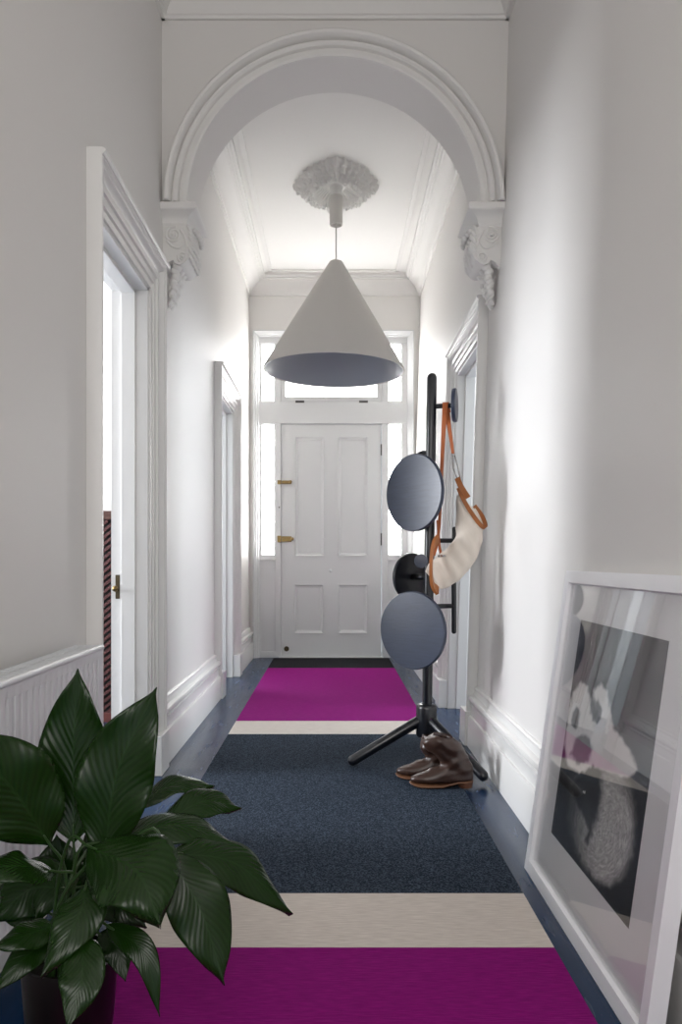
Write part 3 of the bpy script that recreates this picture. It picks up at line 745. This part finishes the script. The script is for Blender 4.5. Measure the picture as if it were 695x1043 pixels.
# ------------------------------------------------------------------ boots
def boot(label, ox, oy, rot, slices, top_rim):
    root = thing('ankle_boot', label, 'boot', (ox, oy, 0), 'pair of brown leather ankle boots')
    def xf(v): 
        c, s = math.cos(rot), math.sin(rot); x, y = v.x - .14, v.y
        return Vector((ox + .14 + x * c - y * s, oy + x * s + y * c, v.z + .0125))
    def ring(bm, x0, x1, w, z, k=.0, tilt=0):
        vs = []
        for i in range(36):
            a = i * 2 * PI / 36; ca, sa = math.cos(a), math.sin(a)
            u = (ca + 1) / 2           # 0 toe, 1 heel
            x = x0 + (x1 - x0) * u
            ww = w * (1 - k * math.exp(-((u - .60) / .16) ** 2)) * (1 - .12 * max(0, u - .7))
            vs.append(bm.verts.new(Vector((x, ww * (abs(sa) ** .85) * (1 if sa > 0 else -1), z + tilt * (u - .5)))))
        return vs
    def skin(bm, rs, cap0=True, cap1=False):
        for a, b in zip(rs, rs[1:]):
            for k in range(36): bm.faces.new((a[k], a[(k + 1) % 36], b[(k + 1) % 36], b[k]))
        if cap0: bm.faces.new(rs[0][::-1])
        if cap1: bm.faces.new(rs[-1])
    bm = bmesh.new(); rs = [ring(bm, *s) for s in slices]; skin(bm, rs, True, False)
    # roll over the rim and go inside
    x0, x1, w, z, k, tl = top_rim
    r2 = [ring(bm, x0 + .004, x1 - .004, w - .004, z + .002, k, tl), ring(bm, x0 + .008, x1 - .008, w - .008, z - .02, k, tl), ring(bm, x0 + .012, x1 - .012, w - .010, z - .06, k, tl)]
    skin(bm, [rs[-1]] + r2, False, True)
    sub = bmesh.ops.subdivide_edges(bm, edges=bm.edges[:], cuts=1, use_grid_fill=True, smooth=.6)
    bm.normal_update()
    for v in bm.verts:
        if v.co.z > .03:
            amp = .010 * min(1, max(0, (v.co.z - .04) / .06)) 
            v.co += v.normal * amp * (noise.noise(Vector((v.co.x * 22, v.co.y * 18, v.co.z * 34))) + .5 * math.sin(70 * (v.co.z + .5 * v.co.x)) * (1 if .07 < v.co.z < .17 else .2))
    for v in bm.verts: v.co = xf(v.co)
    link('upper', bm, M['boot'], root, True)
    bm = bmesh.new(); ks = .18
    rs = [ring(bm, .000, .272, .042, .004, ks), ring(bm, -.004, .276, .045, .008, ks), ring(bm, -.003, .275, .044, .011, ks), ring(bm, .0, .272, .042, .0125, ks)]
    skin(bm, rs, True, True)
    for v in bm.verts:
        lift = .016 * min(1, max(0, (v.co.x - .14) / .06)) + .012 * max(0, (.05 - v.co.x) / .05) ** 2
        v.co.z += lift; v.co = xf(v.co)
    sole_ = smooth_by_angle(link('sole', bm, M['sole'], root), 40)
    bm = bmesh.new()
    r0 = ring(bm, .212, .270, .033, 0.0, 0); r1 = ring(bm, .206, .275, .037, .024, 0); skin(bm, [r0, r1], True, True)
    for v in bm.verts: v.co = xf(v.co)
    smooth_by_angle(link('heel', bm, M['heel'], sole_), 40)
    return root
SL = [(.004, .272, .040, .026, .16), (.000, .276, .044, .036, .16), (.006, .277, .043, .046, .14), (.030, .277, .041, .056, .10), (.075, .276, .038, .068, .05), (.105, .274, .036, .082, .0), (.122, .271, .036, .098, .0),
      (.127, .267, .038, .116, .0), (.122, .258, .040, .134, .0, .01), (.098, .248, .043, .150, .0, .0), (.066, .238, .047, .166, .0, -.005), (.052, .228, .050, .182, 0, -.01), (.054, .214, .052, .198, 0, -.012), (.072, .200, .050, .212, 0, -.010), (.098, .188, .044, .222, 0, -.006)]
boot('brown leather ankle boot with collar folded over, standing in front of its mate', .336, 3.462, .03, SL, (.098, .188, .044, .222, 0, -.006))
SL2 = [s for s in SL[:7]] + [(.118, .268, .036, .112, 0), (.114, .262, .038, .126, 0), (.108, .256, .040, .142, 0), (.112, .25, .042, .16, 0), (.118, .245, .043, .178, 0), (.12, .24, .043, .196, 0)]
boot('brown leather ankle boot half hidden behind its folded mate', .286, 3.585, -.06, SL2, (.12, .24, .043, .196, 0, 0))

# ------------------------------------------------------------------ leaning picture
HF, LEAN = .964, .136; Y0, Y1 = 1.60, 2.583; X0 = .622
wv = Vector((LEAN, 0, HF)).normalized(); nv = Vector((-HF, 0, LEAN)).normalized(); HL = math.hypot(LEAN, HF)
def FP(y, s, d=0): return Vector((X0, y, 0.001)) + wv * HL * s + nv * d       # s 0..1 up the frame, d towards the hall
pic = thing('picture_frame', 'large square white framed picture leaning on the wall at floor level', 'picture', (X0, (Y0 + Y1) / 2, 0))
bm = bmesh.new(); B_ = .042
fp = [(0, 0), (0, -.038), (B_, -.038), (B_, -.012), (B_ - .004, -.001), (.004, 0)]
cols = []
for w, d in fp:
    q = w / HL; cols.append([bm.verts.new(FP(y, s, d)) for y, s in ((Y0 + w, q), (Y1 - w, q), (Y1 - w, 1 - q), (Y0 + w, 1 - q))])
for i in range(len(cols)):
    A, B = cols[i], cols[(i + 1) % len(cols)]
    for k in range(4): bm.faces.new((A[k], A[(k + 1) % 4], B[(k + 1) % 4], B[k]))
link('frame_moulding', bm, M['frame'], pic)
def sheet(name, y0, y1, s0, s1, d, th, m):
    bm = bmesh.new(); v = [[bm.verts.new(FP(y, s, dd)) for y, s in ((y0, s0), (y1, s0), (y1, s1), (y0, s1))] for dd in (d, d - th)]
    bm.faces.new(v[0]); bm.faces.new(v[1][::-1])
    for k in range(4): bm.faces.new((v[0][k], v[0][(k + 1) % 4], v[1][(k + 1) % 4], v[1][k]))
    return link(name, bm, m, pic)
q = B_ / HL
sheet('mount_board', Y0 + B_, Y1 - B_, q, 1 - q, -.020, .004, M['mat'])
sheet('backing', Y0 + .01, Y1 - .01, .01, .99, -.0365, .004, M['rail'])
sheet('glass', Y0 + B_, Y1 - B_, q, 1 - q, -.012, .003, M['glass'])
# print: drawn tone by tone over a fine grid
PY0, PY1, PS0, PS1 = 1.79, 2.424, .178, .849
def poly_d(px, py, poly):
    """signed distance-ish: positive inside"""
    ins = False; dm = 1e9; n = len(poly)
    for i in range(n):
        x1, y1 = poly[i]; x2, y2 = poly[(i + 1) % n]
        if (y1 > py) != (y2 > py) and px < (x2 - x1) * (py - y1) / (y2 - y1) + x1: ins = not ins
        dx, dy = x2 - x1, y2 - y1; t = max(0, min(1, ((px - x1) * dx + (py - y1) * dy) / (dx * dx + dy * dy)))
        dm = min(dm, math.hypot(px - x1 - t * dx, py - y1 - t * dy))
    return dm if ins else -dm
def sm(a, b, x): x = max(0, min(1, (x - a) / (b - a))); return x * x * (3 - 2 * x)
UP = [(577, 742), (578, 727), (584, 705), (592, 694), (599, 698), (602, 712), (602, 728), (606, 732), (609, 727), (605, 712), (604, 704), (612, 696), (619, 703), (622, 720), (625, 742), (636, 754), (643, 765), (650, 785), (640, 792), (622, 788), (604, 780), (590, 788), (578, 780), (575, 760)]
H1 = [(582, 738), (583, 725), (588, 718), (591, 724), (590, 737), (586, 745)]
H2 = [(604, 735), (604, 718), (609, 710), (614, 722), (613, 733), (609, 738)]
H3 = [(581, 768), (586, 752), (594, 748), (602, 752), (604, 764), (600, 776), (588, 780)]
LOW = [(583, 786), (590, 788), (600, 800), (602, 830), (606, 842), (610, 828), (612, 800), (614, 786), (636, 786), (644, 805), (648, 835), (645, 870), (636, 893), (622, 904), (608, 898), (592, 878), (584, 858), (578, 835), (580, 800)]
H4 = [(582, 800), (588, 792), (604, 790), (612, 800), (611, 820), (606, 828), (603, 850), (598, 862), (596, 854), (600, 846), (594, 832), (586, 815)]
bm = bmesh.new(); NU, NV = 130, 150; col = bm.loops.layers.float_color.new('tone'); grid = []; tone = {}
for j in range(NV + 1):
    row = []
    for i in range(NU + 1):
        y = PY1 + (PY0 - PY1) * i / NU; s = PS0 + (PS1 - PS0) * j / NV; w = FP(y, s, -.0195)
        px = VX + w.x * F / w.y + 1.6 * noise.noise(w * 55); py = VY - (w.z - 1) * F / w.y + 2.2 * noise.noise(w * 48 + Vector((9, 0, 0)))
        v = bm.verts.new(w); row.append(v)
        u_, v_ = (PY1 - y), s
        n1 = noise.noise(Vector((u_ * 14, v_ * 14, 0))); 
        g = .010 + .006 * n1
        up = sm(-1.5, 2.5, poly_d(px, py, UP)) * (1 - .9 * sm(-1, 2, poly_d(px, py, H1))) * (1 - .85 * sm(-1, 2, poly_d(px, py, H2))) * (1 - .75 * sm(-1.5, 2.5, poly_d(px, py, H3)))
        fu = .5 + .5 * noise.noise(Vector((u_ * 160 + 4 * n1, v_ * 50, 5)))
        g += up * (.42 + .16 * fu)
        if py > 778:
            cx, cy = 615, 845; r = math.hypot((px - cx) / 32, (py - cy) / 60); th = math.atan2((py - cy) / 60, (px - cx) / 32)
            st2 = .5 + .5 * noise.noise(Vector((r * 30, th * 4.0, 2))); st3 = .5 + .5 * noise.noise(Vector((r * 70, th * 9, 7)))
            low = sm(-4, 5, poly_d(px, py, LOW)) * (1 - .93 * sm(-2, 2, poly_d(px, py, H4)))
            edge = 1 - .55 * sm(.75, 1.05, r)
            left = sm(578, 612, px) * .75 + .25
            g += low * edge * left * (.07 + .34 * st2 ** 1.4 + .16 * st3)
        if math.hypot(px - 595.5, py - 806.5) < 1.2: g = .6
        tone[v] = max(.004, g)
    grid.append(row)
for j in range(NV):
    for i in range(NU):
        f = bm.faces.new((grid[j][i], grid[j][i + 1], grid[j + 1][i + 1], grid[j + 1][i]))
        for lp in f.loops: t = min(.85, tone[lp.vert] * 1.7 - .008); lp[col] = (t, t * .985, t * .95, 1)
# give the sheet an edge thickness
pm = bpy.data.materials.new('charcoal_print'); pm.use_nodes = True
va = pm.node_tree.nodes.new('ShaderNodeVertexColor'); va.layer_name = 'tone'
pm.node_tree.links.new(va.outputs[0], pm.node_tree.nodes['Principled BSDF'].inputs['Base Color']); pm.node_tree.nodes['Principled BSDF'].inputs['Roughness'].default_value = .8
pr = lab(link('print', bm, pm, pic), 'dark print of a pale curled furry form on black')
# stand-off so the printed sheet is real
sd = pr.modifiers.new('thick', 'SOLIDIFY'); sd.thickness = .0006; sd.offset = -1 if pr.data.polygons[0].normal.x < 0 else 1

# ------------------------------------------------------------------ dark red slatted screen in the side room
scr = thing('slatted_screen', 'dark red wooden screen with diagonal slats standing inside the side room', 'screen', (-1.55, 4.9, 0))
bm = bmesh.new(); sx0, sx1, sh = -2.0, -1.15, 1.30
box(bm, sx0, sx1, 4.88, 4.92, sh - .055, sh, .004); lab(link('top_rail', bm, M['rail'], scr), 'lighter brown top rail')
bm = bmesh.new()
for a in (sx0, sx1 - .04): box(bm, a, a + .04, 4.88, 4.92, 0, sh - .055, .004)
box(bm, sx0, sx1, 4.88, 4.92, 0.0, .06, .004); link('side_frame', bm, M['redwood'], scr)
bm = bmesh.new(); box(bm, sx0 + .01, sx1 - .01, 4.905, 4.915, .03, sh - .03); link('shaded_backing_panel', bm, M['dark'], scr)  # dark sheet painting the shade seen between the slats
bm = bmesh.new(); z = .06 - .7
while z < sh - .07:
    # slat clipped by the frame: rises to the right
    def clip(x): return z + (x - sx0) * .8
    xa_, xb_ = sx0 + .03, sx1 - .03
    xa_ = max(xa_, sx0 + (.05 - z) / .8); xb_ = min(xb_, sx0 + (sh - .06 - z) / .8)
    if xb_ > xa_ + .01:
        vs = []
        for yy in (4.888, 4.905):
            vs.append([bm.verts.new((xa_, yy, clip(xa_) - .011)), bm.verts.new((xb_, yy, clip(xb_) - .011)), bm.verts.new((xb_, yy, clip(xb_) + .011)), bm.verts.new((xa_, yy, clip(xa_) + .011))])
        bm.faces.new(vs[0]); bm.faces.new(vs[1][::-1])
        for k in range(4): bm.faces.new((vs[0][k], vs[0][(k + 1) % 4], vs[1][(k + 1) % 4], vs[1][k]))
    z += .042
link('slats', bm, mat('slat_paint', (.05, .009, .008), .55), scr)

# ------------------------------------------------------------------ potted peace lily
PC = Vector((-.505, 1.53, .0125)); PH = .228
plant = thing('potted_lily', 'leafy dark green peace lily in a dark pot in front of the radiator', 'plant', PC)
bm = bmesh.new(); lathe(bm, [(.001, .0), (.064, .0), (.070, .006), (.082, .11), (.090, PH - .006), (.089, PH), (.083, PH), (.081, PH - .01), (.078, .15), (.001, .15)], 56, PC)
smooth_by_angle(link('pot', bm, M['pot'], plant), 35)
bm = bmesh.new(); lathe(bm, [(.0785, .190), (.06, .197), (.03, .200), (.001, .203)], 32, PC); link('soil', bm, M['soil'], plant, True)

def leaf(base, mid, tip, width, nrm, D=(1.5, 1.5, 1.5), fold=.16, droop=.0, peak=.42, hook=None, stem=True, wav=.085, seed=0):
    b, m_, t = P(*base, D[0]), P(*mid, D[1]), P(*tip, D[2])
    n = 30; spine = bez([b, m_, t] if not hook else [b, m_, P(*hook, D[2]), t], n); nrm = Vector(nrm).normalized(); w = 1.06 * width * D[1] / F / 2
    rows = []; bm = bmesh.new(); uvl = bm.loops.layers.uv.new('UVMap'); uvd = {}
    for i, p in enumerate(spine):
        tt = i / (n - 1); d = (spine[min(i + 1, n - 1)] - spine[max(i - 1, 0)]).normalized()
        s = d.cross(nrm).normalized(); u = s.cross(d).normalized()
        # lanceolate outline with drawn-out tip
        x = tt; prof = math.sin(PI * min(1, x ** (math.log(.5) / math.log(peak)))) ** (.72 if x < peak else 1.02)
        if x > .86: prof = max(prof * (1 - (x - .86) / .14) ** .25, .05 * (1 - (x - .86) / .14) + .012)
        if x < .06: prof = prof * (x / .06) ** .5 + .02
        row = []
        for k in range(-7, 8):
            q = k / 7
            wv_ = wav * w * math.sin(tt * 17 + seed + (1.3 if k > 0 else 0)) * q * q + .012 * w * math.cos(22 * (tt - .45 * abs(q)))
            off = u * (-fold * w * (1 - abs(q) ** 1.4) * prof - droop * w * q * q + wv_)
            v = bm.verts.new(p + s * q * w * prof + off); row.append(v); uvd[v] = (.5 + .5 * q, tt)
        rows.append(row)
    for a, c in zip(rows, rows[1:]):
        for k in range(14):
            f = bm.faces.new((a[k], a[k + 1], c[k + 1], c[k]))
            for lp in f.loops: lp[uvl].uv = uvd[lp.vert]
    o = link('leaf', bm, M['leaf'], plant, True, recalc=False)
    md = o.modifiers.new('thick', 'SOLIDIFY'); md.thickness = .0009; md.offset = 0
    if stem:
        g = bmesh.new(); r0 = PC + Vector((random.uniform(-.035, .035), random.uniform(-.035, .035), .19))
        d = (spine[1] - spine[0]).normalized(); r1 = spine[0] - d * .05; L = (r1 - r0).length
        pts = bez([r0, r0 + Vector((0, 0, .35 * max(.05, L))) + (r1 - r0) * .25, r1, spine[0], spine[3]], 22)
        tube(g, pts, [.0042 - .0022 * i / 21 for i in range(22)], 8); link('stem', g, M['stem'], o, True)
    return o
cam_n = (0, -1, .12)
L_ = [
 # base, mid, tip, width, normal, depths
 ((75, 858), (74, 765), (79, 681), 66, (.12, -1, .1), (1.55, 1.56, 1.57), .10, .0, .45),
 ((106, 872), (119, 786), (160, 700), 74, (.05, -1, .15), (1.53, 1.53, 1.55), .10, .0, .46),
 ((52, 862), (14, 806), (-42, 744), 88, (.3, -1, .35), (1.5, 1.45, 1.40), .10, .1, .5),
 ((58, 888), (20, 880), (-45, 888), 42, (.1, -.55, 1), (1.48, 1.42, 1.36), .12, .2, .45),
 ((88, 861), (138, 884), (163, 941), 88, (.15, -.75, .75), (1.45, 1.36, 1.30), .12, .25, .45),
 ((88, 900), (78, 935), (41, 996), 50, (.0, -.9, .4), (1.42, 1.36, 1.30), .14, .2, .4),
 ((84, 952), (82, 1000), (68, 1048), 44, (.1, -1, .2), (1.36, 1.30, 1.27), .14, .1, .4),
 ((132, 826), (178, 797), (219, 800), 26, (.1, -.5, 1), (1.62, 1.68, 1.72), .12, .2, .5),
 ((160, 842), (208, 815), (247, 823), 34, (.2, -.6, .8), (1.60, 1.66, 1.70), .12, .2, .5),
 ((108, 858), (180, 838), (248, 863), 42, (.1, -.45, .9), (1.52, 1.58, 1.60), .10, .3, .48),
 ((172, 868), (240, 878), (299, 931), 50, (.25, -.6, .8), (1.52, 1.56, 1.58), .10, .25, .45),
 ((168, 868), (204, 925), (229, 1004), 60, (.35, -.9, .35), (1.46, 1.44, 1.42), .10, .15, .48),
 ((108, 942), (146, 970), (163, 1036), 26, (.2, -.8, .5), (1.44, 1.40, 1.38), .14, .1, .4),
 ((60, 940), (30, 950), (-8, 965), 34, (0, -.6, .8), (1.46, 1.42, 1.38), .12, .2, .45),
 ((55, 955), (25, 975), (-5, 1010), 30, (0, -.8, .5), (1.46, 1.42, 1.38), .12, .2, .45),
 ((70, 905), (30, 905), (-10, 940), 60, (.1, -.8, .6), (1.56, 1.56, 1.54), .12, .2, .45),
 ((70, 925), (60, 895), (58, 850), 56, (.1, -1, .1), (1.60, 1.62, 1.64), .12, .0, .5),
 ((90, 930), (95, 895), (88, 850), 52, (-.1, -1, .1), (1.60, 1.63, 1.66), .12, .0, .5),
 ((100, 930), (122, 920), (150, 945), 40, (.1, -.6, .6), (1.5, 1.5, 1.5), .12, .2, .45),
 ((50, 930), (25, 915), (5, 880), 50, (.1, -1, .3), (1.56, 1.58, 1.6), .12, .0, .5),
 ((95, 940), (70, 950), (55, 985), 46, (0, -.9, .4), (1.5, 1.47, 1.45), .12, .1, .45),
 ((100, 950), (118, 965), (128, 1000), 30, (.2, -.8, .4), (1.5, 1.48, 1.46), .12, .1, .45),
]
for i, a in enumerate(L_):
    leaf(a[0], a[1], a[2], a[3], a[4], a[5], a[6], a[7], a[8], None, seed=i * 1.7)

# ------------------------------------------------------------------ light
def area(name, loc, rot, sx, sy, power, col):
    L = bpy.data.lights.new(name, 'AREA'); L.shape = 'RECTANGLE'; L.size = sx; L.size_y = sy; L.energy = power; L.color = col
    o = bpy.data.objects.new(name, L); C.objects.link(o); o.location = loc; o.rotation_euler = rot; return o
R = math.radians
area('window_or_fill_light', (-4.1, 3.35, 1.75), (0, R(-90), 0), 2.0, 1.1, 112, (.92, .95, 1))
area('window_or_fill_light', (-2.5, 8.02, 1.8), (R(-90), 0, R(12)), 1.3, 2.0, 100, (.84, .92, 1))
area('window_or_fill_light', (4.1, 5.0, 1.9), (0, R(90), 0), 2.0, 1.4, 72, (.86, .93, 1))
area('window_or_fill_light', (0, -1.35, 2.1), (R(90), 0, 0), 1.3, 2.2, 18, (1, .95, .90))  # added fill behind the camera, standing for rooms behind; no window here
for o in bpy.data.objects:
    if o.type == 'LIGHT': o.visible_camera = True
w = bpy.data.worlds.new('World'); bpy.context.scene.world = w; w.use_nodes = True
w.node_tree.nodes['Background'].inputs[0].default_value = (.85, .92, 1, 1); w.node_tree.nodes['Background'].inputs[1].default_value = .35

# ------------------------------------------------------------------ camera
cd = bpy.data.cameras.new('camera'); cam = bpy.data.objects.new('camera', cd); C.objects.link(cam)
cam.location = (0, 0, 1); cam.rotation_euler = (R(90), 0, 0)
cd.sensor_fit = 'VERTICAL'; cd.sensor_height = 36; cd.lens = 36 * F / 1043
cd.shift_x = (347.5 - VX) / 1043; cd.shift_y = (VY - 521.5) / 1043
cd.clip_start = .05
sc = bpy.context.scene; sc.camera = cam
sc.view_settings.view_transform = 'Standard'; sc.view_settings.look = 'None'; sc.view_settings.gamma = 1
sc.view_settings.use_curve_mapping = False; sc.view_settings.exposure = 1.1
sc.cycles.max_bounces = 10; sc.cycles.diffuse_bounces = 6; sc.cycles.use_denoising = True; sc.cycles.denoising_prefilter = 'ACCURATE'; sc.cycles.use_adaptive_sampling = False; sc.cycles.sample_clamp_indirect = 6
